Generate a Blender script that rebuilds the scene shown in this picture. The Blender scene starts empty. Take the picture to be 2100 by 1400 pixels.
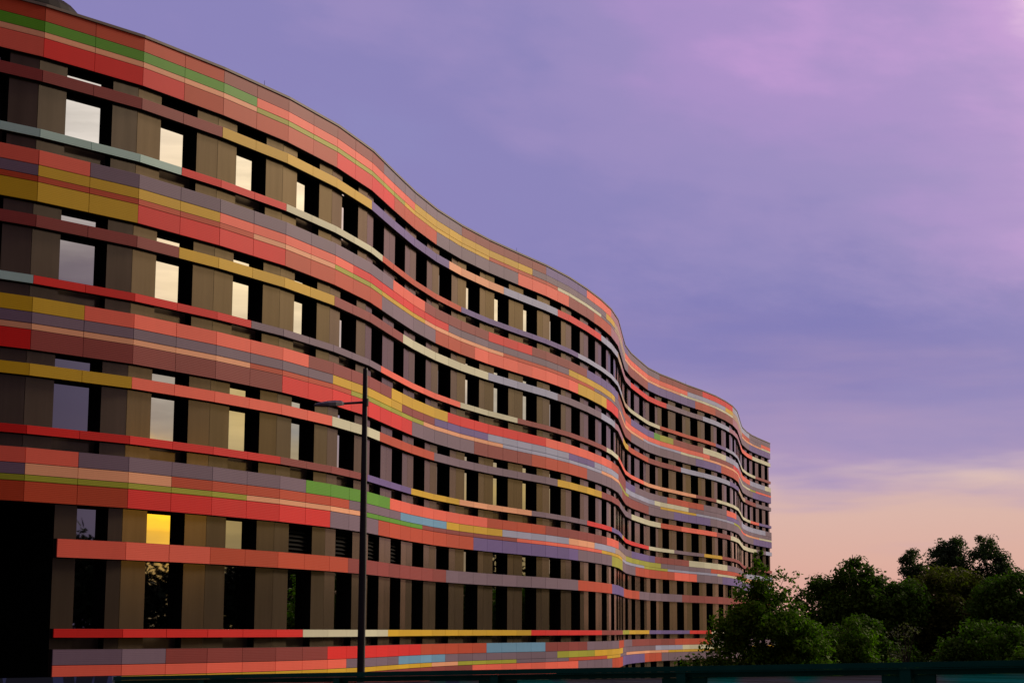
import bpy, math, random
from mathutils import Vector, Matrix
random.seed(7)
sc = bpy.context.scene
col = sc.collection
GZ = 6.0          # eye height above the ground

# ------------------------------------------------------------------ helpers
class MB:
    """collects faces with a material index and a tint per face, then links ONE mesh object"""
    def __init__(s): s.v=[]; s.f=[]; s.m=[]; s.t=[]
    def face(s, pts, m=0, t=1.0):
        i=len(s.v); s.v.extend([tuple(p) for p in pts]); s.f.append(tuple(range(i,i+len(pts)))); s.m.append(m); s.t.append(t)
    def box(s, x0,y0,z0,x1,y1,z1, m=0, t=1.0):
        s.prism([(x0,y0),(x1,y0),(x1,y1),(x0,y1)], z0, z1, m, t)
    def prism(s, poly, z0, z1, m=0, t=1.0):
        n=len(poly)
        s.face([(p[0],p[1],z1) for p in poly],m,t); s.face([(p[0],p[1],z0) for p in reversed(poly)],m,t)
        for i in range(n):
            a,b=poly[i],poly[(i+1)%n]
            s.face([(a[0],a[1],z0),(b[0],b[1],z0),(b[0],b[1],z1),(a[0],a[1],z1)],m,t)
    def tube(s, pts, rad, n=8, m=0, t=1.0, caps=True):
        rings=[]
        for i,p in enumerate(pts):
            p=Vector(p); a=Vector(pts[max(i-1,0)]); b=Vector(pts[min(i+1,len(pts)-1)])
            d=(b-a).normalized(); up=Vector((0,0,1)) if abs(d.z)<.9 else Vector((1,0,0))
            u=d.cross(up).normalized(); w=d.cross(u)
            rings.append([p+(u*math.cos(k*2*math.pi/n)+w*math.sin(k*2*math.pi/n))*rad[i] for k in range(n)])
        for i in range(len(rings)-1):
            for k in range(n):
                s.face([rings[i][k],rings[i][(k+1)%n],rings[i+1][(k+1)%n],rings[i+1][k]],m,t)
        if caps:
            s.face(list(reversed(rings[0])),m,t); s.face(rings[-1],m,t)
    def build(s, name, mats, parent=None, smooth=False, loc=None):
        me=bpy.data.meshes.new(name)
        off=Vector(loc) if loc is not None else Vector((0,0,0))
        me.from_pydata([tuple(Vector(p)-off) for p in s.v],[],s.f)
        for m in (mats if isinstance(mats,(list,tuple)) else [mats]): me.materials.append(m)
        me.polygons.foreach_set('material_index', s.m)
        at=me.attributes.new('tint','FLOAT','FACE'); at.data.foreach_set('value', s.t)
        if smooth: me.polygons.foreach_set('use_smooth',[True]*len(s.f))
        me.update()
        o=bpy.data.objects.new(name,me); col.objects.link(o)
        if loc is not None: o.location=off
        if parent is not None:
            o.parent=parent
            o.matrix_parent_inverse=Matrix.Translation(-Vector(parent.location))
        return o
def empty(name, loc, label, cat, group=None):
    o=bpy.data.objects.new(name,None); col.objects.link(o); o.location=loc; o.empty_display_size=.3
    return tag(o,label,cat,group)
def tag(o,label=None,cat=None,group=None,kind=None):
    if label: o['label']=label
    if cat: o['category']=cat
    if group: o['group']=group
    if kind: o['kind']=kind
    return o

# ------------------------------------------------------------------ materials
def lin(c): return tuple((x/255/12.92 if x/255<=.04045 else ((x/255+.055)/1.055)**2.4) for x in c)
def newmat(name):
    m=bpy.data.materials.new(name); m.use_nodes=True; nt=m.node_tree; nt.nodes.clear()
    out=nt.nodes.new('ShaderNodeOutputMaterial'); b=nt.nodes.new('ShaderNodeBsdfPrincipled'); nt.links.new(b.outputs[0],out.inputs[0])
    return m,nt,b
def nd(nt,t,**k):
    n=nt.nodes.new(t)
    for a,v in k.items(): setattr(n,a,v)
    return n
def mth(nt,op,a,b=None,c=None,clamp=False):
    n=nt.nodes.new('ShaderNodeMath'); n.operation=op; n.use_clamp=clamp
    for i,x in enumerate((a,b,c)):
        if x is None: continue
        if isinstance(x,(int,float)): n.inputs[i].default_value=x
        else: nt.links.new(x,n.inputs[i])
    return n.outputs[0]
def mixc(nt,f,a,b,mode='MIX'):
    n=nt.nodes.new('ShaderNodeMix'); n.data_type='RGBA'; n.blend_type=mode
    for i,x in ((0,f),(6,a),(7,b)):
        if isinstance(x,(int,float)): n.inputs[i].default_value=x
        elif isinstance(x,tuple): n.inputs[i].default_value=(*x,1) if len(x)==3 else x
        else: nt.links.new(x,n.inputs[i])
    return n.outputs[2]
def noise(nt,vec,scale,detail=4,rough=.5):
    n=nt.nodes.new('ShaderNodeTexNoise'); n.inputs['Scale'].default_value=scale; n.inputs['Detail'].default_value=detail; n.inputs['Roughness'].default_value=rough
    nt.links.new(vec,n.inputs['Vector']); return n.outputs['Fac']
def ramp(nt,fac,stops,interp='LINEAR'):
    n=nt.nodes.new('ShaderNodeValToRGB'); cr=n.color_ramp; cr.interpolation=interp
    while len(cr.elements)<len(stops): cr.elements.new(.5)
    for e,(p,c) in zip(cr.elements,stops): e.position=p; e.color=(*c,1)
    nt.links.new(fac,n.inputs[0]); return n.outputs[0]
def mapping(nt,vec,scale=(1,1,1),rot=(0,0,0)):
    n=nt.nodes.new('ShaderNodeMapping'); n.inputs['Scale'].default_value=scale; n.inputs['Rotation'].default_value=rot
    nt.links.new(vec,n.inputs[0]); return n.outputs[0]
def geo_pos(nt): return nt.nodes.new('ShaderNodeNewGeometry').outputs['Position']

PAL=dict(C=('coral',(226,110,94)),R=('tomato_red',(206,36,50)),B=('maroon_brown',(130,56,54)),O=('rust_orange',(178,74,52)),
 M=('mauve_grey',(112,95,110)),P=('muted_purple',(100,84,140)),S=('pale_salmon',(226,168,134)),Y=('mustard_yellow',(200,166,58)),
 E=('olive_lime',(158,162,70)),G=('leaf_green',(92,150,48)),I=('pale_mint',(202,204,178)),L=('light_blue_grey',(156,162,186)),
 U=('dusty_blue',(110,156,188)),K=('mauve_pink',(156,108,126)),A=('pale_aqua',(176,206,196)),T=('warm_tan',(170,148,128)))
GAIN=0.92
SAT=1.17
def satu(c):
    l=.3*c[0]+.59*c[1]+.11*c[2]
    return tuple(max(.004,l+(x-l)*SAT) for x in c)
def panel_mat(name,rgb):
    m,nt,b=newmat(name+'_panel')
    base=tuple(min(.85,x*GAIN) for x in satu(lin(rgb)))
    pos=geo_pos(nt)
    at=nd(nt,'ShaderNodeAttribute',attribute_name='tint')
    big=noise(nt,pos,.55,5,.6)
    streak=noise(nt,mapping(nt,pos,(5,5,.35)),1.0,4,.6)
    k=mth(nt,'MULTIPLY',at.outputs['Fac'],mth(nt,'ADD',mth(nt,'MULTIPLY',big,.16),mth(nt,'ADD',mth(nt,'MULTIPLY',streak,.10),.87)))
    spot=noise(nt,pos,1.3,2,.4)
    sp=mth(nt,'MULTIPLY',mth(nt,'SUBTRACT',spot,.76,clamp=True),6,clamp=True)
    c=mixc(nt,1.0,base,k,'MULTIPLY')
    c=mixc(nt,mth(nt,'MULTIPLY',sp,.5),c,(.03,.02,.02))
    nt.links.new(c,b.inputs['Base Color'])
    b.inputs['Roughness'].default_value=.55
    b.inputs['Specular IOR Level'].default_value=.10
    # fine horizontal ribs of the ceramic panels
    sx=nd(nt,'ShaderNodeSeparateXYZ'); nt.links.new(pos,sx.inputs[0])
    w=mth(nt,'SINE',mth(nt,'MULTIPLY',sx.outputs[2],2*math.pi/.04))
    bp=nd(nt,'ShaderNodeBump'); bp.inputs['Strength'].default_value=.18; bp.inputs['Distance'].default_value=.003
    nt.links.new(w,bp.inputs['Height']); nt.links.new(bp.outputs[0],b.inputs['Normal'])
    return m
PCODES=list(PAL); PMATS=[panel_mat(*PAL[c]) for c in PCODES]; PIX={c:i for i,c in enumerate(PCODES)}

def simple(name,c,rough=.5,spec=.3,metal=0,nscale=3,namp=.2,stretch=(1,1,1)):
    m,nt,b=newmat(name); pos=geo_pos(nt)
    n=noise(nt,mapping(nt,pos,stretch),nscale,5,.6)
    at=nd(nt,'ShaderNodeAttribute',attribute_name='tint')
    k=mth(nt,'MULTIPLY',at.outputs['Fac'],mth(nt,'ADD',mth(nt,'MULTIPLY',n,2*namp),1-namp))
    nt.links.new(mixc(nt,1.0,c,k,'MULTIPLY'),b.inputs['Base Color'])
    b.inputs['Roughness'].default_value=rough; b.inputs['Specular IOR Level'].default_value=spec; b.inputs['Metallic'].default_value=metal
    return m
M_dark=simple('band_frame_dark',(.018,.010,.008),.7,.1)
M_black=simple('window_frame_black',(.004,.004,.004),.85,.04)
M_coping=simple('coping_metal',(.13,.10,.08),.6,.15)
M_roof=simple('roof_membrane',(.10,.10,.10),.9,.1)
M_rear=simple('rear_wall_render',(.16,.13,.11),.8,.1)
M_void=simple('recess_shade_black',(.004,.005,.004),.9,.02)  # deep shade of the recess put into the wall colour as near-black
M_drum=simple('roof_drum_metal',(.012,.009,.009),.7,.05)
M_louvre=simple('louvre_metal',(.006,.005,.004),.8,.03)
def wall_mat():
    m,nt,b=newmat('wall_pier_panel'); pos=geo_pos(nt)
    st=noise(nt,mapping(nt,pos,(3,3,.15)),1.6,5,.65); bg=noise(nt,pos,.5,4,.6)
    drip=noise(nt,mapping(nt,pos,(16,16,.5)),1.0,3,.5)
    at=nd(nt,'ShaderNodeAttribute',attribute_name='tint')
    k=mth(nt,'MULTIPLY',at.outputs['Fac'],mth(nt,'ADD',mth(nt,'MULTIPLY',st,.5),mth(nt,'ADD',mth(nt,'MULTIPLY',bg,.35),.58)))
    c=mixc(nt,1.0,(.118,.091,.060),k,'MULTIPLY')
    dr=mth(nt,'MULTIPLY',mth(nt,'SUBTRACT',drip,.74,clamp=True),4,clamp=True)
    c=mixc(nt,mth(nt,'MULTIPLY',dr,.35),c,(.2,.16,.12))
    nt.links.new(c,b.inputs['Base Color']); b.inputs['Roughness'].default_value=.16; b.inputs['Metallic'].default_value=.55; b.inputs['Specular IOR Level'].default_value=.12; b.inputs['Specular Tint'].default_value=(.90,.76,.60,1)
    return m
M_wall=wall_mat()
def glass_mat():
    m,nt,b=newmat('coated_window_glass'); pos=geo_pos(nt)
    b.inputs['Base Color'].default_value=(.56,.56,.55,1); b.inputs['Metallic'].default_value=1; b.inputs['Roughness'].default_value=.012
    n=noise(nt,pos,.9,2,.5); bp=nd(nt,'ShaderNodeBump'); bp.inputs['Strength'].default_value=.08; bp.inputs['Distance'].default_value=.01
    nt.links.new(n,bp.inputs['Height']); nt.links.new(bp.outputs[0],b.inputs['Normal'])
    return m
M_glass=glass_mat()

# ------------------------------------------------------------------ the wavy office building
KINKS=[ (-10.00,-21.14,30.88),(-8.00,-19.12,32.82),(-6.00,-16.94,34.58),(-4.00,-14.70,36.26),(-2.00,-12.53,38.01),(0.00,-10.51,39.96),(2.00,-8.72,42.15),(4.00,-7.21,44.65),(6.00,-5.90,47.22),(8.00,-4.86,49.90),(10.00,-4.09,52.62),(12.00,-3.61,55.24),(14.00,-3.12,57.78),(16.00,-2.52,60.28),(18.00,-1.75,62.74),(20.00,-0.83,65.12),(22.00,0.22,67.45),(24.00,1.30,69.78),(26.00,2.25,72.21),(28.00,3.06,74.72),(30.00,3.77,77.25),(32.00,4.32,79.60),(34.00,4.76,82.22),(35.39,5.03,84.79),(36.74,5.29,87.37),(38.07,5.56,89.94),(40.00,6.00,92.50),(42.00,6.53,94.80),(44.00,7.25,97.83),(46.00,8.07,100.22),(48.00,8.98,102.34),(50.00,10.03,104.89),(52.00,11.14,107.27),(54.00,12.15,109.69),(56.00,13.04,112.26),(58.00,13.79,114.80),(60.00,14.40,117.58),(61.58,14.89,120.68),(62.90,15.37,123.77),(64.18,15.86,126.86),(66.00,16.56,129.91),(68.00,17.25,132.31),(70.00,17.92,134.23),(72.00,18.64,136.15),(74.00,19.36,138.14) ]
ROWS='''S5a O4 B11 M18 B24 P28 C32 K37 P39 M46 B52 R58 L67 M
S5b G5 C14 Y23 M31 Y33 T38 C50 L56 Y58 T64 O67 M71 C
S5c S5 E13 Y20 O25 I30 M33 T38 S49 I58 T64 S71 I
S5d C0 R3 O8 R12 O16 M22 C26 B29 O32 K35 M39 B44 P51 O54 B58 K63 M67 P
t5 B4 Y10 P17 S21 L25 R30 L34 T36 K40 R47 M52 L57 K63 C68 I
s5 A3 R6 I11 O18 P27 L36 T39 I46 O54 P56 L63 I69 B
S4a C1 M12 C15 B20 R23 B28 P34 B37 O40 P45 G46 E48 B52 I56 L61 K63 C67 L72 I
S4b M0 Y4 C9 R17 M26 Y33 M38 C53 B58 R62 M
S4c O5 S8 E11 Y15 S21 O29 M35 S43 L49 I52 S62 I67 E69 C
S4d Y2 R6 O11 M16 O19 C27 Y31 R34 B40 M51 P55 O61 M68 P
t4 B3 Y8 B13 I20 L25 M30 L33 K37 Y39 O44 B49 L57 P61 T65 B69 M
s4 A0 R5 M11 C18 I22 B31 I34 C43 S51 B54 I67 C70 P
S3a Y1 C7 B12 Y17 R24 C32 O34 B38 P41 M47 O52 M56 C59 M63 L72 M
S3b M8 Y13 B16 P20 L26 P29 L34 B38 L45 I50 M56 P61 M
S3c S5 O9 E15 S21 L30 S35 E39 M46 Y51 L58 E62 C65 S70 I
S3d R0 B6 R14 M19 B23 O28 M36 B44 M48 P53 M68 P
t3 Y2 C8 I11 O16 M25 Y30 B35 M40 I46 O49 C54 B57 I69 M72 L
s3 R6 B10 P14 Y18 S23 M28 R32 P36 Y37 R44 I48 M52 Y55 B
S2a C1 M7 G12 C20 O24 B31 C34 M40 P45 B50 I56 M65 L
S2b M0 S3 O9 M13 U17 Y21 L26 S29 L33 T38 E46 M53 O65 S
S2c E5 S10 G15 B22 C30 Y36 L43 E47 L54 I65 M
S2d O2 R8 M11 O19 P27 M32 E36 M41 O48 C51 M55 P68 L
t1 C4 O9 B17 M27 O32 P37 O42 M49 B
s1 R7 I12 Y23 R30 B36 E39 Y44 P50 R53 I65 M
S1a M3 B8 R15 O20 U24 B28 M34 O37 M40 B48 O53 M
S1b C9 M13 U17 M25 E29 Y36 M45 L49 I57 M
S1c Y16 S18 E22 M26 O31 Y35 M38 S47 Y
S1d B19 C27 M32 O36 P43 O46 M'''
KU=[k[0] for k in KINKS]; KP=[Vector((k[1],k[2])) for k in KINKS]
NK=len(KP)
def seg_n(i):
    d=(KP[i+1]-KP[i]).normalized(); return Vector((d.y,-d.x))     # outward
def offs(dist):
    r=[]
    for i in range(NK):
        if i==0: r.append(KP[0]-seg_n(0)*dist)
        elif i==NK-1: r.append(KP[-1]-seg_n(NK-2)*dist)
        else:
            a,b=seg_n(i-1),seg_n(i); m=(a+b).normalized(); r.append(KP[i]-m*(dist/max(.5,m.dot(a))))
    return r
F0=KP; F3=offs(.03); FW=offs(.14); FG=offs(.60)
I0=KU.index(0.0)
TC=.33                                    # where the ground floor starts on segment I0
ROW={}
for ln in ROWS.strip().splitlines():
    nm,*it=ln.split(); ROW[nm]=[(float(t[1:]) if len(t)>1 else 999.,t[0]) for t in it]
def rowcol(nm,u):
    for e,c in ROW[nm]:
        if u<e: return c
BOT=[12.574,9.27,5.965,2.66,-1.66]
TOPZ=[b+1.16 for b in BOT]

bld=empty('office_building',(-3.0,60.0,0),'long wavy office building clad in rainbow bands of coloured panels with dark recessed windows','office building')

def intervals(start_corner):
    """panel joints along the facade: (segment, t0, t1, u_mid)"""
    out=[]
    for i in range(NK-1):
        for (a,b) in ((0,.5),(.5,1)):
            u=KU[i]+(KU[i+1]-KU[i])*(a+b)/2
            if start_corner:
                if i<I0: continue
                if i==I0:
                    if a==0: continue
                    out.append((i,TC,1.0,u)); continue
            out.append((i,a,b,u))
    return out
def panels(mb,nm,z0,z1,corner):
    G=.011
    for i,a,b,u in intervals(corner):
        A=F0[i].lerp(F0[i+1],a); B=F0[i].lerp(F0[i+1],b); d=(B-A).normalized(); n=seg_n(i)
        A=A+d*G*.6; B=B-d*G*.6; Ai=A-n*.028; Bi=B-n*.028
        c=PIX[rowcol(nm,u)]; t=random.uniform(.90,1.07)
        # a panel that sits a hair off plane, as real cladding does
        w=random.uniform(-.0015,.0015); A=A+n*w; B=B-n*w
        zl,zh=z0+GZ,z1+GZ
        mb.face([(A.x,A.y,zl),(B.x,B.y,zl),(B.x,B.y,zh),(A.x,A.y,zh)],c,t)
        mb.face([(A.x,A.y,zh),(B.x,B.y,zh),(Bi.x,Bi.y,zh),(Ai.x,Ai.y,zh)],c,t)
        mb.face([(Ai.x,Ai.y,zl),(Bi.x,Bi.y,zl),(B.x,B.y,zl),(A.x,A.y,zl)],c,t)
        mb.face([(Ai.x,Ai.y,zl),(A.x,A.y,zl),(A.x,A.y,zh),(Ai.x,Ai.y,zh)],c,t)
        mb.face([(B.x,B.y,zl),(Bi.x,Bi.y,zl),(Bi.x,Bi.y,zh),(B.x,B.y,zh)],c,t)
def frame(mb,z0,z1,corner,m):
    zl,zh=z0+GZ,z1+GZ
    s=I0 if corner else 0
    for i in range(s,NK-1):
        a=TC+.002 if (corner and i==I0) else 0
        P,Q=F3[i].lerp(F3[i+1],a),F3[i+1]; R,S=FW[i].lerp(FW[i+1],a)-seg_n(i)*-.004,FW[i+1]+seg_n(i)*.004
        mb.face([(P.x,P.y,zl),(Q.x,Q.y,zl),(Q.x,Q.y,zh),(P.x,P.y,zh)],m)
        mb.face([(P.x,P.y,zh),(Q.x,Q.y,zh),(S.x,S.y,zh),(R.x,R.y,zh)],m)
        mb.face([(R.x,R.y,zl),(S.x,S.y,zl),(Q.x,Q.y,zl),(P.x,P.y,zl)],m)
        if i==s: mb.face([(R.x,R.y,zl),(P.x,P.y,zl),(P.x,P.y,zh),(R.x,R.y,zh)],m)
        if i==NK-2: mb.face([(Q.x,Q.y,zl),(S.x,S.y,zl),(S.x,S.y,zh),(Q.x,Q.y,zh)],m)
for k,lv in enumerate('54321'):
    b=BOT[k]; corner=(lv=='1')
    fm=MB(); frame(fm,b-.006,b+1.166 if lv!='5' else b+1.15,corner,0); band=fm.build('spandrel_band',M_dark,bld)
    for r,(z0,z1) in zip('dcba',((0,.43),(.443,.568),(.581,.818),(.831,1.16))):
        mb=MB(); panels(mb,'S'+lv+r,b+z0,b+z1,corner); mb.build('panel_row',PMATS,band)
for nm,z0,z1 in (('t5',-.572,-.308),('t4',-.572,-.308),('t3',-.572,-.308),('s5',-1.846,-1.66),('s4',-1.846,-1.66),('s3',-1.846,-1.66),('t1',-1.166,-.767),('s1',-2.902,-2.714)):
    b=BOT['543 1'.index(nm[1])] if nm[1]!='1' else 2.66
    corner=nm[1]=='1'
    mb=MB(); panels(mb,nm,b+z0,b+z1,corner); frame(mb,b+z0-.005,b+z1+.005,corner,len(PMATS))
    mb.build('transom_band' if nm[0]=='t' else 'sill_band',PMATS+[M_dark],bld)

# ---- wall piers, windows
def opening(i,gf=False):
    L=(FW[i+1]-FW[i]).length
    if gf and i==I0: return .545,.855
    w=min(1.31,.5*L); c=.505 if KU[i]<17 else .545
    return c-w/2/L,c+w/2/L
def quad(mb,P,Q,z0,z1,m=0,t=1.0): mb.face([(P.x,P.y,z0+GZ),(Q.x,Q.y,z0+GZ),(Q.x,Q.y,z1+GZ),(P.x,P.y,z1+GZ)],m,t)
zones=[(TOPZ[1],BOT[0],BOT[0]-1.75,False),(TOPZ[2],BOT[1],BOT[1]-1.75,False),(TOPZ[3],BOT[2],BOT[2]-1.75,False),(TOPZ[4],BOT[3],BOT[3]-2.80,True),(-4.8,BOT[4],-4.6,True)]
wall=MB(); far=MB(); nwin=0
DG=.235; DA=.19
LOUV=(3,4,5,6)
for i in range(NK-1):
    n=seg_n(i); A,B=FW[i],FW[i+1]
    for zi,(z0,z1,zs,gf) in enumerate(zones):
        if gf and i<I0: continue
        t0,t1=opening(i,gf)
        st=TC if (gf and i==I0) else 0
        W0,W1=A.lerp(B,t0),A.lerp(B,t1); S=A.lerp(B,st); d=(B-A).normalized()
        zb=z0-.0 
        tl=random.uniform(.92,1.05); tr=random.uniform(.92,1.05)
        quad(wall,S if st else S+d*.006,W0,zb,z1,0,tl); quad(wall,W1,B-d*.006,zb,z1,0,tr)
        # reveals and glass of this opening
        w=MB()
        G0,G1=W0-n*DG,W1-n*DG
        up=z1+.03
        w.face([(W0.x,W0.y,z0+GZ),(G0.x,G0.y,z0+GZ),(G0.x,G0.y,up+GZ),(W0.x,W0.y,up+GZ)])
        w.face([(G1.x,G1.y,z0+GZ),(W1.x,W1.y,z0+GZ),(W1.x,W1.y,up+GZ),(G1.x,G1.y,up+GZ)])
        w.face([(W0.x,W0.y,up+GZ),(G0.x,G0.y,up+GZ),(G1.x,G1.y,up+GZ),(W1.x,W1.y,up+GZ)])
        w.face([(W0.x,W0.y,z0+GZ),(W1.x,W1.y,z0+GZ),(G1.x,G1.y,z0+GZ),(G0.x,G0.y,z0+GZ)])
        # slim casement frame round the glass
        fr=.045; H0,H1=G0+n*.035,G1+n*.035
        def bar(P,Q,za,zb_):
            Pi,Qi=P-n*.03,Q-n*.03
            quad(w,P,Q,za,zb_); w.face([(Pi.x,Pi.y,za+GZ),(Qi.x,Qi.y,za+GZ),(Q.x,Q.y,za+GZ),(P.x,P.y,za+GZ)])
            w.face([(P.x,P.y,zb_+GZ),(Q.x,Q.y,zb_+GZ),(Qi.x,Qi.y,zb_+GZ),(Pi.x,Pi.y,zb_+GZ)])
            w.face([(Pi.x,Pi.y,za+GZ),(P.x,P.y,za+GZ),(P.x,P.y,zb_+GZ),(Pi.x,Pi.y,zb_+GZ)])
            w.face([(Q.x,Q.y,za+GZ),(Qi.x,Qi.y,za+GZ),(Qi.x,Qi.y,zb_+GZ),(Q.x,Q.y,zb_+GZ)])
        e=d*.004
        bar(H0+e,H0+d*.02,zs,z1-.02); bar(H1-d*.025,H1-e,zs,z1-.02); bar(H0+e,H1-e,z1-.06,z1+.02)
        zt=None
        if gf and zi==3:
            zt=BOT[3]-.98; bar(H0+e,H1-e,zt-.05,zt+.05)
        g=MB(); 
        lou=gf and zi==3 and (i-I0) in LOUV
        if lou:
            quad(g,G0+n*.006,G1+n*.006,zs,zt)
        else: quad(g,G0+n*.006,G1+n*.006,zs,z1+.02)
        ap=MB(); P,Q=W0-n*DA+e,W1-n*DA-e
        quad(ap,P,Q,z0+.001,zs,0,random.uniform(.9,1.05)); 
        Pi,Qi=P-n*.05,Q-n*.05
        ap.face([(P.x,P.y,zs+GZ),(Q.x,Q.y,zs+GZ),(Qi.x,Qi.y,zs+GZ),(Pi.x,Pi.y,zs+GZ)])
        if I0-1<=i<=I0+23 and zi<4:
            wo=w.build('window',M_black,bld)
            g.build('pane',M_glass,wo); ap.build('apron_panel',M_wall,wo); nwin+=1
            if lou:
                lv=MB(); z=zt
                while z<z1-.02:
                    P,Q=G0+n*.10+e,G1+n*.10-e; Pi,Qi=P-n*.09,Q-n*.09
                    lv.face([(P.x,P.y,z+GZ),(Q.x,Q.y,z+GZ),(Qi.x,Qi.y,z+.07+GZ),(Pi.x,Pi.y,z+.07+GZ)])
                    lv.face([(P.x,P.y,z-.012+GZ),(Q.x,Q.y,z-.012+GZ),(Q.x,Q.y,z+GZ),(P.x,P.y,z+GZ)])
                    z+=.11
                lv.build('louvre',M_louvre,wo)
        else:
            for src,m in ((w,0),(g,1),(ap,2)):
                for fc,t in zip(src.f,src.t): far.face([src.v[k] for k in fc],m,t)
    # plain backing behind the spandrels, and the base down to the ground
    for k in range(5):
        if k==4 and i<I0: continue
        st=TC if (k==4 and i==I0) else 0
        quad(wall,A.lerp(B,st),B,BOT[k],TOPZ[k] if k else 13.70)
    if i>=I0: quad(wall,A.lerp(B,TC if i==I0 else 0),B,-GZ,-4.8)
wall.build('wall',M_wall,bld)
tag(far.build('window',[M_black,M_glass,M_wall],bld),kind='stuff')
# ---- entrance recess under the left end
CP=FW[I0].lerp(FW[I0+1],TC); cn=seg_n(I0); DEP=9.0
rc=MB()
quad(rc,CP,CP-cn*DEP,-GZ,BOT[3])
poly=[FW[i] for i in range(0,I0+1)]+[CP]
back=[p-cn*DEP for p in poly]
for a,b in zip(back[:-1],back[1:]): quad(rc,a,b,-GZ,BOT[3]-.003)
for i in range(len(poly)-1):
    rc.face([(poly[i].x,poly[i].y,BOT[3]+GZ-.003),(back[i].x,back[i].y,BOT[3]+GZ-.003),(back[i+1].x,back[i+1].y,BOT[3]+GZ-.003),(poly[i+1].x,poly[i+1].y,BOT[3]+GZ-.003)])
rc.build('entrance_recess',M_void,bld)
# ---- coping, roof, far end and rear
cp=MB()
CO,CI=offs(-.025),offs(.35)
for i in range(NK-1):
    zl,zh=13.737+GZ,13.80+GZ
    P,Q,R,S=CO[i],CO[i+1],CI[i],CI[i+1]; t=random.uniform(.9,1.08)
    cp.face([(P.x,P.y,zl),(Q.x,Q.y,zl),(Q.x,Q.y,zh),(P.x,P.y,zh)],0,t); cp.face([(P.x,P.y,zh),(Q.x,Q.y,zh),(S.x,S.y,zh),(R.x,R.y,zh)],0,t)
    cp.face([(S.x,S.y,zl-.2),(R.x,R.y,zl-.2),(R.x,R.y,zh),(S.x,S.y,zh)],0,t); cp.face([(R.x,R.y,zl),(S.x,S.y,zl),(Q.x,Q.y,zl),(P.x,P.y,zl)],0,t)
cp.build('coping',M_coping,bld)
SH=Vector((-13.0,7.0)); rf=MB(); rw=MB()
for i in range(NK-1):
    P,Q=FW[i],FW[i+1]; R,S=P+SH,Q+SH; z=13.60+GZ
    rf.face([(P.x,P.y,z),(Q.x,Q.y,z),(S.x,S.y,z),(R.x,R.y,z)])
    quad(rw,S,R,-GZ,13.60)
P,Q=FW[-1],FW[-1]+SH; quad(rw,P,Q,-GZ,13.70); P,Q=FW[0]+SH,FW[0]; quad(rw,P,Q,-GZ,13.70)
rf.build('roof',M_roof,bld); rw.build('rear_wall',M_rear,bld)
# low rounded plant drum on the roof
dr=MB(); c=Vector((-16.6,52.0)); a,bb=3.98,3.2; prof=[(1,13.6),(1,17.42),(.985,17.60),(.95,17.77),(.88,17.92),(.75,18.05),(.5,18.2),(.25,18.27),(0.02,18.29)]
for k in range(48):
    t0,t1=k*2*math.pi/48,(k+1)*2*math.pi/48
    for (r0,z0),(r1,z1) in zip(prof[:-1],prof[1:]):
        dr.face([(c.x+a*r0*math.cos(t0),c.y+bb*r0*math.sin(t0),z0+GZ),(c.x+a*r0*math.cos(t1),c.y+bb*r0*math.sin(t1),z0+GZ),(c.x+a*r1*math.cos(t1),c.y+bb*r1*math.sin(t1),z1+GZ),(c.x+a*r1*math.cos(t0),c.y+bb*r1*math.sin(t0),z1+GZ)])
dr.build('roof_drum',M_drum,bld,smooth=True)

lr=MB()
for i,t in ((I0+2,.65),(I0+11,0.02),(I0+16,.3),(I0+26,.0)):
    p=CO[i].lerp(CO[i+1],t)-seg_n(i)*.12; lr.tube([(p.x,p.y,13.79+GZ),(p.x,p.y,13.98+GZ)],[.008,.004],6)
lr.build('lightning_rod',M_dark,bld)
# ------------------------------------------------------------------ ground
m,nt,b=newmat('grass_ground'); pos=geo_pos(nt)
c=ramp(nt,noise(nt,pos,.35,6,.6),[(.3,(.010,.016,.006)),(.7,(.028,.040,.012))]); nt.links.new(c,b.inputs['Base Color']); b.inputs['Roughness'].default_value=1; b.inputs['Specular IOR Level'].default_value=.05
g=MB(); g.face([(-3000,-3000,0),(3000,-3000,0),(3000,3000,0),(-3000,3000,0)]); tag(g.build('ground',m),kind='structure')
M_pave=simple('concrete_paving',(.10,.095,.09),.9,.1)
pv=MB()
PO,PI=offs(-3.2),offs(.14)
for i in range(I0,NK-1):
    P,Q,R,S=PO[i],PO[i+1],PI[i],PI[i+1]; pv.face([(P.x,P.y,.12),(Q.x,Q.y,.12),(S.x,S.y,.12),(R.x,R.y,.12)]); pv.face([(P.x,P.y,0),(Q.x,Q.y,0),(Q.x,Q.y,.12),(P.x,P.y,.12)])
tag(pv.build('pavement',M_pave),kind='structure')
# ------------------------------------------------------------------ bridge deck and its green railing
RA=Vector((-2.587,16.0)); RB=Vector((2.424,11.411)); RD=(RB-RA)/4.0; rd=RD.normalized(); rn=Vector((rd.y,-rd.x))   # towards the camera
def rp(k): return RA+RD*k
def rz(k): return GZ-.401+(.401-.189)/4*k            # top of the rail
dk=MB()
for k0,k1 in ((-6,9),):
    P,Q=rp(k0)-rn*.25,rp(k1)-rn*.25; R,S=P+rn*14,Q+rn*14
    za,zb=rz(k0)-1.32,rz(k1)-1.32
    top=[(P.x,P.y,za),(Q.x,Q.y,zb),(S.x,S.y,zb),(R.x,R.y,za)]; bot=[(x,y,z-.5) for x,y,z in top]
    dk.face(top); dk.face(list(reversed(bot)))
    for i in range(4): j=(i+1)%4; dk.face([bot[i],bot[j],top[j],top[i]])
tag(dk.build('bridge_deck',M_pave),kind='structure')
M_green=simple('railing_green_paint',(.004,.062,.036),.6,.05,0,6,.25)
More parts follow.
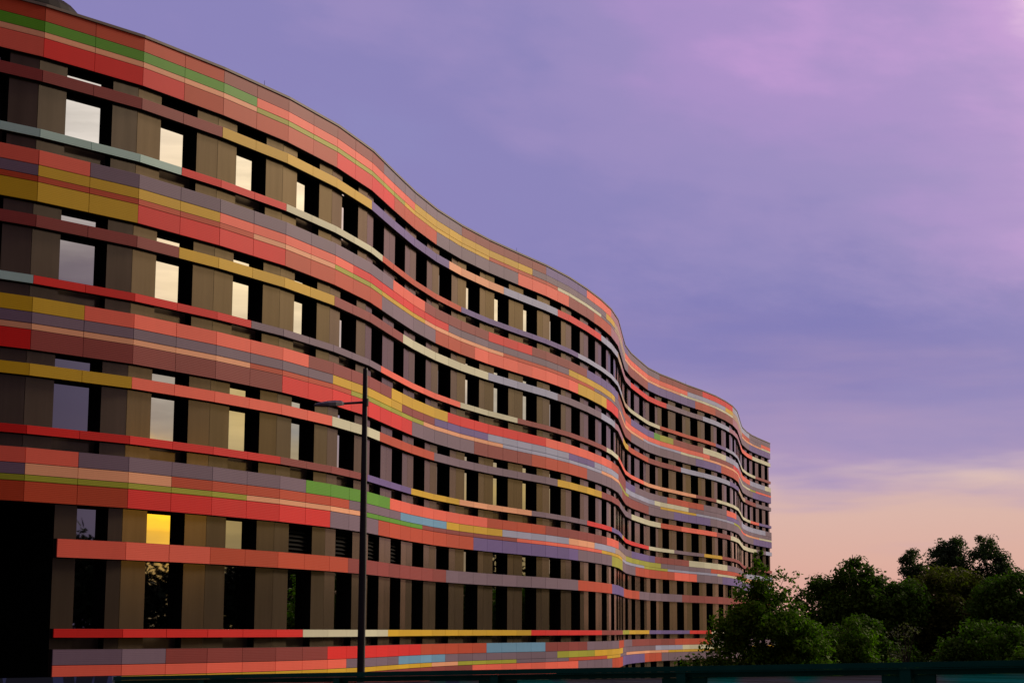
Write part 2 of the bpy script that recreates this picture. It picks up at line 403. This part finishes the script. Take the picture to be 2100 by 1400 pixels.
def panel_paint():
    m,nt,b=newmat('railing_sheet_graffiti'); pos=geo_pos(nt)
    tc=nd(nt,'ShaderNodeTexCoord').outputs['Object']
    v=nd(nt,'ShaderNodeTexVoronoi'); v.feature='SMOOTH_F1'; v.inputs['Scale'].default_value=1.7; nt.links.new(mapping(nt,tc,(1,1,.4)),v.inputs['Vector'])
    f=noise(nt,tc,1.6,2,.4)
    t=mth(nt,'MULTIPLY',mth(nt,'SUBTRACT',f,.53),14,clamp=True)
    c=mixc(nt,t,(.42,.39,.34),(.012,.58,.38))
    t2=mth(nt,'MULTIPLY',mth(nt,'SUBTRACT',noise(nt,tc,3.1,1,.3),.64),16,clamp=True)
    c=mixc(nt,t2,c,(.12,.18,.28))
    sx=nd(nt,'ShaderNodeSeparateXYZ'); nt.links.new(pos,sx.inputs[0])
    w=mth(nt,'SINE',mth(nt,'MULTIPLY',sx.outputs[2],2*math.pi/.03)); bp=nd(nt,'ShaderNodeBump'); bp.inputs['Strength'].default_value=.6; bp.inputs['Distance'].default_value=.01
    nt.links.new(w,bp.inputs['Height']); nt.links.new(bp.outputs[0],b.inputs['Normal'])
    nt.links.new(c,b.inputs['Base Color']); b.inputs['Roughness'].default_value=.5
    return m
M_sheet=panel_paint()
rl=empty('bridge_railing',(RA.x,RA.y,rz(0)-1.3),'dark green metal railing with paint-sprayed infill sheets along the bottom edge','railing')
def slab(mb,k0,k1,u0,u1,z0,z1,m=0):
    """a bar along the rail line: u across (towards camera +), z below the rail top"""
    P=[]
    for k in (k0,k1):
        for u,z in ((u0,z0),(u1,z0),(u1,z1),(u0,z1)):
            q=rp(k)+rn*u; P.append((q.x,q.y,rz(k)+z))
    for f in ((0,1,2,3),(7,6,5,4),(0,4,5,1),(1,5,6,2),(2,6,7,3),(3,7,4,0)): mb.face([P[i] for i in f],m)
KS,KE=-.74,7
tr=MB(); slab(tr,KS,KE,-.05,.05,-.034,0); tr.build('top_rail',M_green,rl)
lr=MB(); slab(lr,KS,KE,-.03,.03,-.074,-.035); slab(lr,KS,KE,.0301,.060,-.043,-.037); lr.build('under_rail',M_green,rl)
for k in range(0,8):
    po=MB(); slab(po,k-.022,k+.022,-.04,.055,-1.3,-.036); slab(po,k-.06,k+.06,-.045,.06,-1.32,-1.3); po.build('post',M_green,rl)
    if k<7:
        sh=MB(); slab(sh,k+.11,k+.89,-.012,.012,-1.15,-.076); sh.build('infill_sheet',M_sheet,rl)
        sf=MB(); slab(sf,k+.024,k+.109,-.02,.02,-1.2,-.076); slab(sf,k+.891,k+.976,-.02,.02,-1.2,-.076); slab(sf,k+.109,k+.891,-.02,.02,-1.2,-1.151); sf.build('sheet_frame',M_green,rl)
# lower continuation at the left end, sprayed with pale paint
M_tag=simple('sprayed_parapet',(.006,.02,.018),.5,.3)
m,nt,b=newmat('parapet_graffiti'); pos=geo_pos(nt)
f=noise(nt,mapping(nt,pos,(7,7,2.5),(0,.6,0)),1.0,1,.3); t=mth(nt,'MULTIPLY',mth(nt,'SUBTRACT',f,.60),30,clamp=True)
nt.links.new(mixc(nt,t,(.004,.014,.012),(.10,.14,.25)),b.inputs['Base Color']); b.inputs['Roughness'].default_value=.6
pw=MB(); slab(pw,-5,KS-.01,-.05,.05,-1.3,.004); tag(pw.build('parapet_panel',m),'low dark parapet panel with pale blue spray paint at the left end of the railing','parapet')
# ------------------------------------------------------------------ street lamp
M_lamp=simple('lamp_dark_metal',(.018,.014,.014),.5,.25)
M_head=simple('lamp_head_metal',(.055,.048,.058),.5,.25,0,9,.5)
LX,LY=-2.385,30.0
lp=empty('street_lamp',(LX,LY,0),'slim dark street lamp with one arm and flat lantern before the facade','street lamp')
p=MB(); p.tube([(LX,LY,0),(LX,LY,.9),(LX,LY,.95),(LX,LY,7),(LX-.012,LY,GZ+4.16),(LX-.012,LY,GZ+4.19)],[.09,.09,.07,.060,.038,.034],14); p.build('pole',M_lamp,lp,smooth=True)
p=MB(); p.tube([(LX-.02,LY-.01,GZ+3.63),(LX-.2,LY-.15,GZ+3.60),(LX-.40,LY-.32,GZ+3.565)],[.022,.02,.02],10); p.tube([(LX,LY,GZ+3.57),(LX,LY,GZ+3.69)],[.05,.05],12); p.build('arm',M_lamp,lp)
h=MB(); hx,hy=LX-.34,LY-.27; dx=Vector((-.78,-.62,0)).normalized(); side=Vector((-dx.y,dx.x,0)); 
secs=[(0,.03,.035,-.018),(.06,.07,.055,-.026),(.2,.10,.06,-.03),(.34,.105,.05,-.03),(.46,.09,.028,-.028),(.53,.05,.004,-.022)]
rings=[]
for s,wd,t,bz in secs:
    o=Vector((hx,hy,GZ+3.565-.085*s))+dx*s
    rings.append([o+side*wd+Vector((0,0,bz)),o+side*wd*.98+Vector((0,0,t*.35)),o+side*wd*.55+Vector((0,0,t)),o-side*wd*.55+Vector((0,0,t)),o-side*wd*.98+Vector((0,0,t*.35)),o-side*wd+Vector((0,0,bz))])
for r0,r1 in zip(rings[:-1],rings[1:]):
    for k in range(6): h.face([r0[k],r0[(k+1)%6],r1[(k+1)%6],r1[k]])
h.face(list(reversed(rings[0]))); h.face(rings[-1])
h.build('lantern_head',M_head,lp)
ln=MB()
o0=Vector((hx,hy,GZ+3.565-.02-.034))+dx*.12; o1=Vector((hx,hy,GZ+3.565-.035-.034))+dx*.42
ln.face([o0+side*.07,o1+side*.07,o1-side*.07,o0-side*.07]); ln.build('lens',M_black,lp)
# ------------------------------------------------------------------ trees
def leaf_mat(name,c0,c1):
    m,nt,b=newmat(name); pos=geo_pos(nt)
    at=nd(nt,'ShaderNodeAttribute',attribute_name='tint')
    n=noise(nt,pos,.7,3,.5)
    c=mixc(nt,n,c0,c1); c=mixc(nt,1.0,c,at.outputs['Fac'],'MULTIPLY')
    nt.links.new(c,b.inputs['Base Color']); b.inputs['Roughness'].default_value=.7; b.inputs['Specular IOR Level'].default_value=.03
    tr=nd(nt,'ShaderNodeBsdfTranslucent'); nt.links.new(mixc(nt,1.0,c,(.9,1.3,.3),'MULTIPLY'),tr.inputs[0])
    mx=nd(nt,'ShaderNodeMixShader'); mx.inputs[0].default_value=.34
    out=[x for x in nt.nodes if x.type=='OUTPUT_MATERIAL'][0]
    nt.links.new(b.outputs[0],mx.inputs[1]); nt.links.new(tr.outputs[0],mx.inputs[2]); nt.links.new(mx.outputs[0],out.inputs[0])
    return m
M_bark=simple('bark',(.035,.028,.02),.9,.1)
LF=dict(light=leaf_mat('light_maple_leaves',(.042,.092,.004),(.078,.140,.006)),mid=leaf_mat('mid_green_leaves',(.034,.074,.004),(.062,.112,.006)),
 dark=leaf_mat('dark_green_leaves',(.028,.064,.005),(.050,.092,.007)),brown=leaf_mat('bronze_leaves',(.046,.060,.008),(.068,.068,.012)),
 far=leaf_mat('far_tree_leaves',(.030,.052,.020),(.048,.070,.028)),white=leaf_mat('white_blossom',(.06,.06,.055),(.12,.115,.10)))
def rnd_dir():
    z=random.uniform(-1,1); a=random.uniform(0,2*math.pi); r=math.sqrt(1-z*z); return Vector((r*math.cos(a),r*math.sin(a),z))
def leaves(mb,c,r,n,size,flat=.75,m=0):
    for _ in range(n):
        d=rnd_dir(); p=c+Vector((d.x,d.y,d.z*flat))*r*(random.random()**.45)
        nrm=(d*.7+rnd_dir()*.8+Vector((0,0,.5))).normalized(); u=nrm.cross(rnd_dir()).normalized(); w=nrm.cross(u)
        s=size*random.uniform(.6,1.3); t=random.uniform(.65,1.35)
        mb.face([p-u*s*.55,p-w*s*.32+u*s*.05,p+u*s*.6,p+w*s*.32+u*s*.05],m,t)
def tree(name,label,pos,blobs,leafmat,leaf,nclump,nleaf,crad,trunk_r,group=None,extra=None,cat='tree'):
    """blobs: crown envelope as ellipsoids (dx,dy,z,rx,ry,rz) over the base"""
    base=Vector((pos[0],pos[1],0)); t=empty(name,base,label,cat,group)
    leaf*=.85; nclump=int(nclump*2.3); nleaf=int(nleaf*1.7); crad*=1.12; cl=[]; vol=[b[3]*b[4]*b[5] for b in blobs]
    mb=MB()
    for _ in range(nclump):
        b=random.choices(blobs,vol)[0]; d=rnd_dir(); k=random.uniform(.25,1)**.5
        c=base+Vector((b[0]+d.x*b[3]*k,b[1]+d.y*b[4]*k,b[2]+d.z*b[5]*k))
        if c.z<.5: c.z=.5+random.random()*.5
        r=crad*random.uniform(.55,1.25); cl.append(c); leaves(mb,c,r,int(nleaf*random.uniform(.7,1.3)),leaf)
    if extra: extra(mb,base,cl)
    mb.build('crown',leafmat,t)
    tk=MB(); top=max(b[2]+b[5]*.55 for b in blobs); 
    bx=sum(b[0]*v for b,v in zip(blobs,vol))/sum(vol); by=sum(b[1]*v for b,v in zip(blobs,vol))/sum(vol)
    ax=lambda s: base+Vector((bx*s+.12*math.sin(s*5+pos[0]),by*s+.1*math.cos(s*4),top*s))
    ss=[0,.12,.3,.5,.7,.88,1]; tk.tube([ax(s) for s in ss],[trunk_r*1.35,trunk_r,trunk_r*.85,trunk_r*.65,trunk_r*.42,trunk_r*.22,trunk_r*.08],9)
    for c in random.sample(cl,min(len(cl),26)):
        s=min(.9,max(.15,(c.z/top)*.72)); a=ax(s); r=trunk_r*(1-s)*.5+.015
        mid=a.lerp(c,.5)+Vector((0,0,.12*(c-a).length))
        tk.tube([a,mid,c],[r,r*.6,r*.15],6)
    tk.build('trunk',M_bark,t)
    return t
G_T='trees beside the far end of the building'
def spire(mb,base,cl):
    for z,r,n in ((8.5,.16,50),(8.25,.24,70),(7.95,.36,120),(7.6,.5,190),(7.25,.65,260),(6.9,.8,300)):
        for _ in range(3):
            c=base+Vector((-.12+random.uniform(-r,r),random.uniform(-r,r),z+random.uniform(-.1,.1))); cl.append(c); leaves(mb,c,r*.6,n//3,.13)
    for x,z in ((.75,7.75),(.95,7.62),(1.05,7.4),(.85,7.3),(1.15,7.85),(.6,7.95)):
        c=base+Vector((x,0,z)); cl.append(c); leaves(mb,c,.2,26,.11)
tree('young_maple','bright green young tree with thin pointed top before the building end',(8.35,62),
 [(.15,0,5.8,1.6,1.4,1.45),(-.9,0,4.6,1.2,1.2,1.3),(1.1,0,4.7,1.3,1.2,1.4),(0,0,3.4,2.0,1.5,1.4),(-.05,0,6.8,.85,.8,.9),(1.2,0,5.9,.7,.7,.8),(-1.9,-.2,4.1,.7,.6,.5),(-2.2,-.2,5.0-.2,.4,.4,.35)],LF['light'],.15,190,70,.42,.11,G_T,spire)
tree('small_tree','low yellow green tree just right of the pointed young tree',(12.0,68),
 [(0,0,4.9,1.3,1.2,1.5),(-1.0,0,4.2,1.2,1.1,1.4),(1.0,0,3.7,1.4,1.2,1.5),(0,0,2.6,2.4,1.6,1.4)],LF['mid'],.16,150,70,.42,.10,G_T)
tree('broad_tree','tall dark green tree with a jagged peak, left end of the dark tree mass',(17.6,95),
 [(0,0,7.8,1.5,1.5,1.6),(.9,0,8.8,.45,.45,.55),(-.9,0,8.7,.5,.5,.6),(-1.4,0,6.8,1.9,1.8,1.9),(1.5,0,7.2,1.8,1.8,1.7),(0,0,4.8,3.4,2.6,2.6),(-.2,0,9.4,.45,.45,.75),(-2.3,0,5.6,1.2,1.2,1.3)],LF['dark'],.22,260,60,.62,.2,G_T)
tree('broad_tree','wide dark tree with a bronze brown upper crown in the middle of the tree mass',(22.6,97),
 [(0,0,7.4,2.4,2.2,1.8),(-1.8,0,6.6,1.8,1.8,1.8),(1.9,0,6.6,2.0,1.8,1.8),(0,0,4.2,3.8,2.6,2.8)],LF['brown'],.22,260,60,.62,.2,G_T)
tree('broad_tree','dark green tree at the right edge, sloping down to the frame edge',(25.2,91),
 [(-.6,0,7.0,2.2,2.0,1.7),(1.2,0,6.6,2.0,2.0,1.7),(0,0,4.2,3.4,2.6,2.8),(-1.4,0,7.6,.9,.9,.9)],LF['dark'],.21,240,60,.6,.2,G_T)
tree('far_tree','left crown of the two tall grey green trees rising behind the mass',(40.0,170),
 [(0,0,11.2,1.7,1.7,2.9),(-.7,0,12.4,1.2,1.2,1.6),(.5,0,13.4,.9,.9,1.2),(0,0,6,2.6,2.4,4),(-2.6,0,10.2,1.0,1,1.0)],LF['far'],.26,170,50,.62,.22,'tall trees rising behind the tree mass')
tree('far_tree','right crown of the two tall grey green trees, its edge open and ragged',(43.9,172),
 [(0,0,11.8,1.8,1.7,3.0),(-.3,0,13.4,1.1,1,1.5),(1.3,0,11.0,1.2,1.2,2.0),(0,0,6,2.6,2.4,4),(2.3,0,9.6,1.1,1,1.2)],LF['far'],.26,150,46,.6,.22,'tall trees rising behind the tree mass')
tree('far_tree','small round grey green treetop left of the tall pair',(35.6,165),
 [(0,0,11.6,1.0,1.0,1.4),(0,0,8,1.4,1.4,3.0),(1.3,0,10.4,.6,.6,.7)],LF['far'],.26,90,46,.55,.16,'tall trees rising behind the tree mass')
tree('leafy_shrub','yellow green leafy shrub in the lower right corner above the railing',(15.2,55),
 [(0,0,4.6,.9,.9,1.5),(.6,0,4.2,1.0,.9,1.6),(-.5,0,3.2,1.2,1,1.5),(0,0,2,1.5,1.2,1.5)],LF['light'],.14,100,60,.34,.07,None,None,'shrub')
def blossom(mb,base,cl):
    pass
tree('blossom_shrub','sparse pale flowering shrub in the shade between the dark trees',(16.6,79),
 [(0,0,5.9,.75,.6,.3),(-.1,0,5.0,1.0,.6,.3)],LF['white'],.09,13,9,.24,.05,None,None,'shrub')
tree('low_tree','shaded mid green tree between the blossom shrub and the corner shrub',(20.4,80),
 [(0,0,5.0,1.9,1.5,1.4),(-1.2,0,3.6,1.8,1.5,1.9),(1.3,0,3.6,1.8,1.5,1.9)],LF['dark'],.18,150,60,.5,.12,G_T)
tree('low_tree','shaded dark tree under the jagged peak, right of the low yellow green tree',(15.6,86),
 [(0,0,5.2,1.8,1.5,1.4),(-1.4,0,3.6,1.6,1.5,1.9),(1.3,0,3.6,1.8,1.5,1.9)],LF['dark'],.18,150,60,.5,.12,G_T)
# far-off wood that closes the view to the right (seen mirrored in the glass)
wd=MB()
for _ in range(1000):
    a=math.radians(random.uniform(-48,46)); R=random.uniform(104,122); x,y=-5+R*math.cos(a),50+R*math.sin(a)
    if y>0 and x/max(y,.1)<.33: continue
    dip=1-.24*math.exp(-((math.degrees(a)-17)/7)**2)
    top=14.5*dip*(1+.09*math.sin(a*23)+.06*math.sin(a*51+1))
    for _k in range(3): leaves(wd,Vector((x,y,random.uniform(.06,.9)*top)),2.1,60,.62)
tag(wd.build('distant_wood',simple('shaded_wood_leaves',(.006,.010,.004),.9,.02)),kind='stuff')
# ------------------------------------------------------------------ sky
w=bpy.data.worlds.new('World'); sc.world=w; w.use_nodes=True; nt=w.node_tree; nt.nodes.clear()
SUN_AZ,SUN_EL=math.radians(49),math.radians(25)      # azimuth clockwise from the view direction (+Y)
tc=nd(nt,'ShaderNodeTexCoord').outputs['Generated']
sp=nd(nt,'ShaderNodeSeparateXYZ'); nt.links.new(tc,sp.inputs[0]); X,Y,Z=sp.outputs
az=mth(nt,'ARCTAN2',X,Y); el=mth(nt,'ARCSINE',Z)
s=mth(nt,'DIVIDE',az,.27)
cv=nd(nt,'ShaderNodeCombineXYZ'); nt.links.new(az,cv.inputs[0]); nt.links.new(el,cv.inputs[1])
rot=mapping(nt,cv.outputs[0],(1,1,1),(0,0,math.radians(10)))
n1=noise(nt,mapping(nt,rot,(4.0,9.0,1)),1.0,4,.5)
n2=noise(nt,mapping(nt,rot,(11,26,1)),1.0,5,.6)
pp=mth(nt,'ADD',mth(nt,'MULTIPLY',mth(nt,'MINIMUM',mth(nt,'MAXIMUM',s,-1.5),1.6),.42),mth(nt,'MULTIPLY',mth(nt,'MINIMUM',el,.42),2.1))
pp=mth(nt,'ADD',pp,mth(nt,'MULTIPLY',mth(nt,'SUBTRACT',n1,.5),.95)); pp=mth(nt,'ADD',pp,mth(nt,'MULTIPLY',mth(nt,'SUBTRACT',n2,.5),.34))
up=ramp(nt,mth(nt,'DIVIDE',pp,1.6),[(.05,lin((138,136,187))),(.30,lin((135,127,181))),(.42,lin((149,134,186))),(.54,lin((164,138,193))),(.65,lin((186,147,203))),(.73,lin((216,178,216)))],'EASE')
ax=mth(nt,'DIVIDE',mth(nt,'SUBTRACT',az,.165),.17); ex=mth(nt,'DIVIDE',mth(nt,'SUBTRACT',mth(nt,'ADD',el,mth(nt,'MULTIPLY',mth(nt,'SUBTRACT',n2,.5),.12)),.150),.036)
bank=mth(nt,'POWER',2.718,mth(nt,'MULTIPLY',mth(nt,'ADD',mth(nt,'MULTIPLY',ax,ax),mth(nt,'MULTIPLY',ex,ex)),-1.0))
up=mixc(nt,mth(nt,'MULTIPLY',bank,1.0),up,lin((122,116,176)))
# peach band over the horizon, its upper edge drawn out in streaks
n3=noise(nt,mapping(nt,cv.outputs[0],(6,38,1),(0,0,math.radians(4))),1.0,4,.5)
ed=mth(nt,'ADD',mth(nt,'SUBTRACT',.0835,mth(nt,'MULTIPLY',mth(nt,'SUBTRACT',az,.14),.10)),mth(nt,'MULTIPLY',mth(nt,'SUBTRACT',n3,.5),.115))
hz=nd(nt,'ShaderNodeMapRange',interpolation_type='SMOOTHERSTEP'); nt.links.new(mth(nt,'SUBTRACT',ed,el),hz.inputs[0]); hz.inputs[1].default_value=-.022; hz.inputs[2].default_value=.026
vl=nd(nt,'ShaderNodeMapRange',interpolation_type='SMOOTHERSTEP'); nt.links.new(mth(nt,'SUBTRACT',ed,el),vl.inputs[0]); vl.inputs[1].default_value=-.10; vl.inputs[2].default_value=.02
up=mixc(nt,mth(nt,'MULTIPLY',vl.outputs[0],mth(nt,'MULTIPLY',mth(nt,'ADD',n2,.35),.55)),up,lin((196,160,184)))
peach=ramp(nt,mth(nt,'DIVIDE',el,.1),[(0,lin((212,152,142))),(.35,lin((214,167,154))),(.7,lin((212,176,166))),(.95,lin((218,194,190)))])
fr=nd(nt,'ShaderNodeMapRange',interpolation_type='SMOOTHSTEP'); nt.links.new(az,fr.inputs[0]); fr.inputs[1].default_value=-1.0; fr.inputs[2].default_value=.1
sky=mixc(nt,mth(nt,'MULTIPLY',hz.outputs[0],fr.outputs[0]),up,peach)
# sunset glow to the right: cream above, slate bank, gold low down
dz=mth(nt,'SUBTRACT',az,math.radians(59)); da=mth(nt,'ADD',mth(nt,'DIVIDE',mth(nt,'MAXIMUM',dz,0),math.radians(21)),mth(nt,'DIVIDE',mth(nt,'MINIMUM',dz,0),math.radians(22)))
ga=mth(nt,'POWER',2.718,mth(nt,'MULTIPLY',mth(nt,'MULTIPLY',da,da),-1.0))
de=mth(nt,'MAXIMUM',mth(nt,'SUBTRACT',el,.30),0); ge=mth(nt,'POWER',2.718,mth(nt,'MULTIPLY',mth(nt,'MULTIPLY',de,de),-14.0))
n4=noise(nt,mapping(nt,cv.outputs[0],(2.2,9,1)),1.3,4,.5)
e2=mth(nt,'ADD',el,mth(nt,'MULTIPLY',mth(nt,'SUBTRACT',n4,.5),.11))
gl=ramp(nt,mth(nt,'DIVIDE',e2,.34),[(0,(.20,.14,.05)),(.12,(.30,.21,.09)),(.22,(.62,.42,.14)),(.32,(.40,.37,.34)),(.42,(.80,.66,.48)),(.54,(1.6,1.22,.74)),(1,(1.7,1.42,1.08))])
n5=noise(nt,mapping(nt,cv.outputs[0],(7,95,1)),1.0,4,.6)
gl=mixc(nt,1.0,gl,mth(nt,'ADD',mth(nt,'MULTIPLY',n5,.9),.56),'MULTIPLY')
sky=mixc(nt,mth(nt,'MULTIPLY',mth(nt,'MULTIPLY',ga,1.45),ge,clamp=True),sky,gl)
def patch(az0,wa,el0,we,colr,src):
    a=mth(nt,'DIVIDE',mth(nt,'SUBTRACT',az,math.radians(az0)),math.radians(wa)); b_=mth(nt,'DIVIDE',mth(nt,'SUBTRACT',e2,math.radians(el0)),math.radians(we))
    q=mth(nt,'ADD',mth(nt,'MULTIPLY',a,a),mth(nt,'MULTIPLY',b_,b_))
    return mixc(nt,mth(nt,'POWER',2.718,mth(nt,'MULTIPLY',q,-1.0)),src,mixc(nt,1.0,colr,mth(nt,'ADD',mth(nt,'MULTIPLY',n5,1.0),.5),'MULTIPLY'))
PATCHES=1
# dark bank added in unseen sky behind the viewer, dimming the left facade
bk=nd(nt,'ShaderNodeMapRange',interpolation_type='SMOOTHSTEP'); nt.links.new(mth(nt,'ABSOLUTE',az),bk.inputs[0]); bk.inputs[1].default_value=math.radians(73); bk.inputs[2].default_value=math.radians(97); bk.inputs[3].default_value=1; bk.inputs[4].default_value=.17
hi=nd(nt,'ShaderNodeMapRange',interpolation_type='SMOOTHSTEP'); nt.links.new(el,hi.inputs[0]); hi.inputs[1].default_value=.4; hi.inputs[2].default_value=1.0
sky=mixc(nt,1.0,sky,mth(nt,'MAXIMUM',bk.outputs[0],mth(nt,'MULTIPLY',hi.outputs[0],.9)),'MULTIPLY')
sky=patch(73,4,4.0,1.5,(2.5,1.25,.02),sky)      # last gold under the clouds
sky=patch(60.5,5,6.6,1.8,(.98,.68,.24),sky)    # gold streak
sky=patch(91,5,16,4.2,(1.25,1.12,1.0),sky)      # pale cloud
# below the horizon
dn=nd(nt,'ShaderNodeMapRange'); nt.links.new(el,dn.inputs[0]); dn.inputs[1].default_value=-.02; dn.inputs[2].default_value=-.002; dn.inputs[3].default_value=1; dn.inputs[4].default_value=0
sky=mixc(nt,dn.outputs[0],sky,(.02,.022,.02))
# physical sky underneath, for the tone of the air
ns=nd(nt,'ShaderNodeTexSky',sky_type='NISHITA',sun_disc=False); ns.sun_elevation=SUN_EL; ns.sun_rotation=SUN_AZ
skyn=mixc(nt,1.0,ns.outputs[0],(.003,.003,.003),'MULTIPLY')
sky=mixc(nt,1.0,sky,skyn,'ADD')
bg=nd(nt,'ShaderNodeBackground'); nt.links.new(sky,bg.inputs[0]); bg.inputs[1].default_value=1.0
wo=nd(nt,'ShaderNodeOutputWorld'); nt.links.new(bg.outputs[0],wo.inputs[0])
sl=bpy.data.lights.new('sun','SUN'); sl.energy=3.8; sl.angle=math.radians(11); sl.color=(1.0,.81,.61)
so=bpy.data.objects.new('sun',sl); col.objects.link(so)
sd=Vector((math.sin(SUN_AZ)*math.cos(SUN_EL),math.cos(SUN_AZ)*math.cos(SUN_EL),math.sin(SUN_EL))); so.rotation_euler=(-sd).to_track_quat('-Z','Y').to_euler(); so.location=(60,60,60)
# ------------------------------------------------------------------ camera
cd=bpy.data.cameras.new('camera'); co=bpy.data.objects.new('camera',cd); col.objects.link(co)
cd.sensor_width=36; cd.lens=65.09; cd.clip_end=6000
co.matrix_world=Matrix.Translation((0,0,GZ))@Matrix.Rotation(math.radians(90+8.803),4,'X')@Matrix.Rotation(math.radians(.286),4,'Z')
sc.camera=co
sc.view_settings.view_transform='Standard'; sc.view_settings.look='None'; sc.view_settings.exposure=.05; sc.view_settings.gamma=1
sc.cycles.max_bounces=6; sc.cycles.diffuse_bounces=3; sc.cycles.glossy_bounces=3
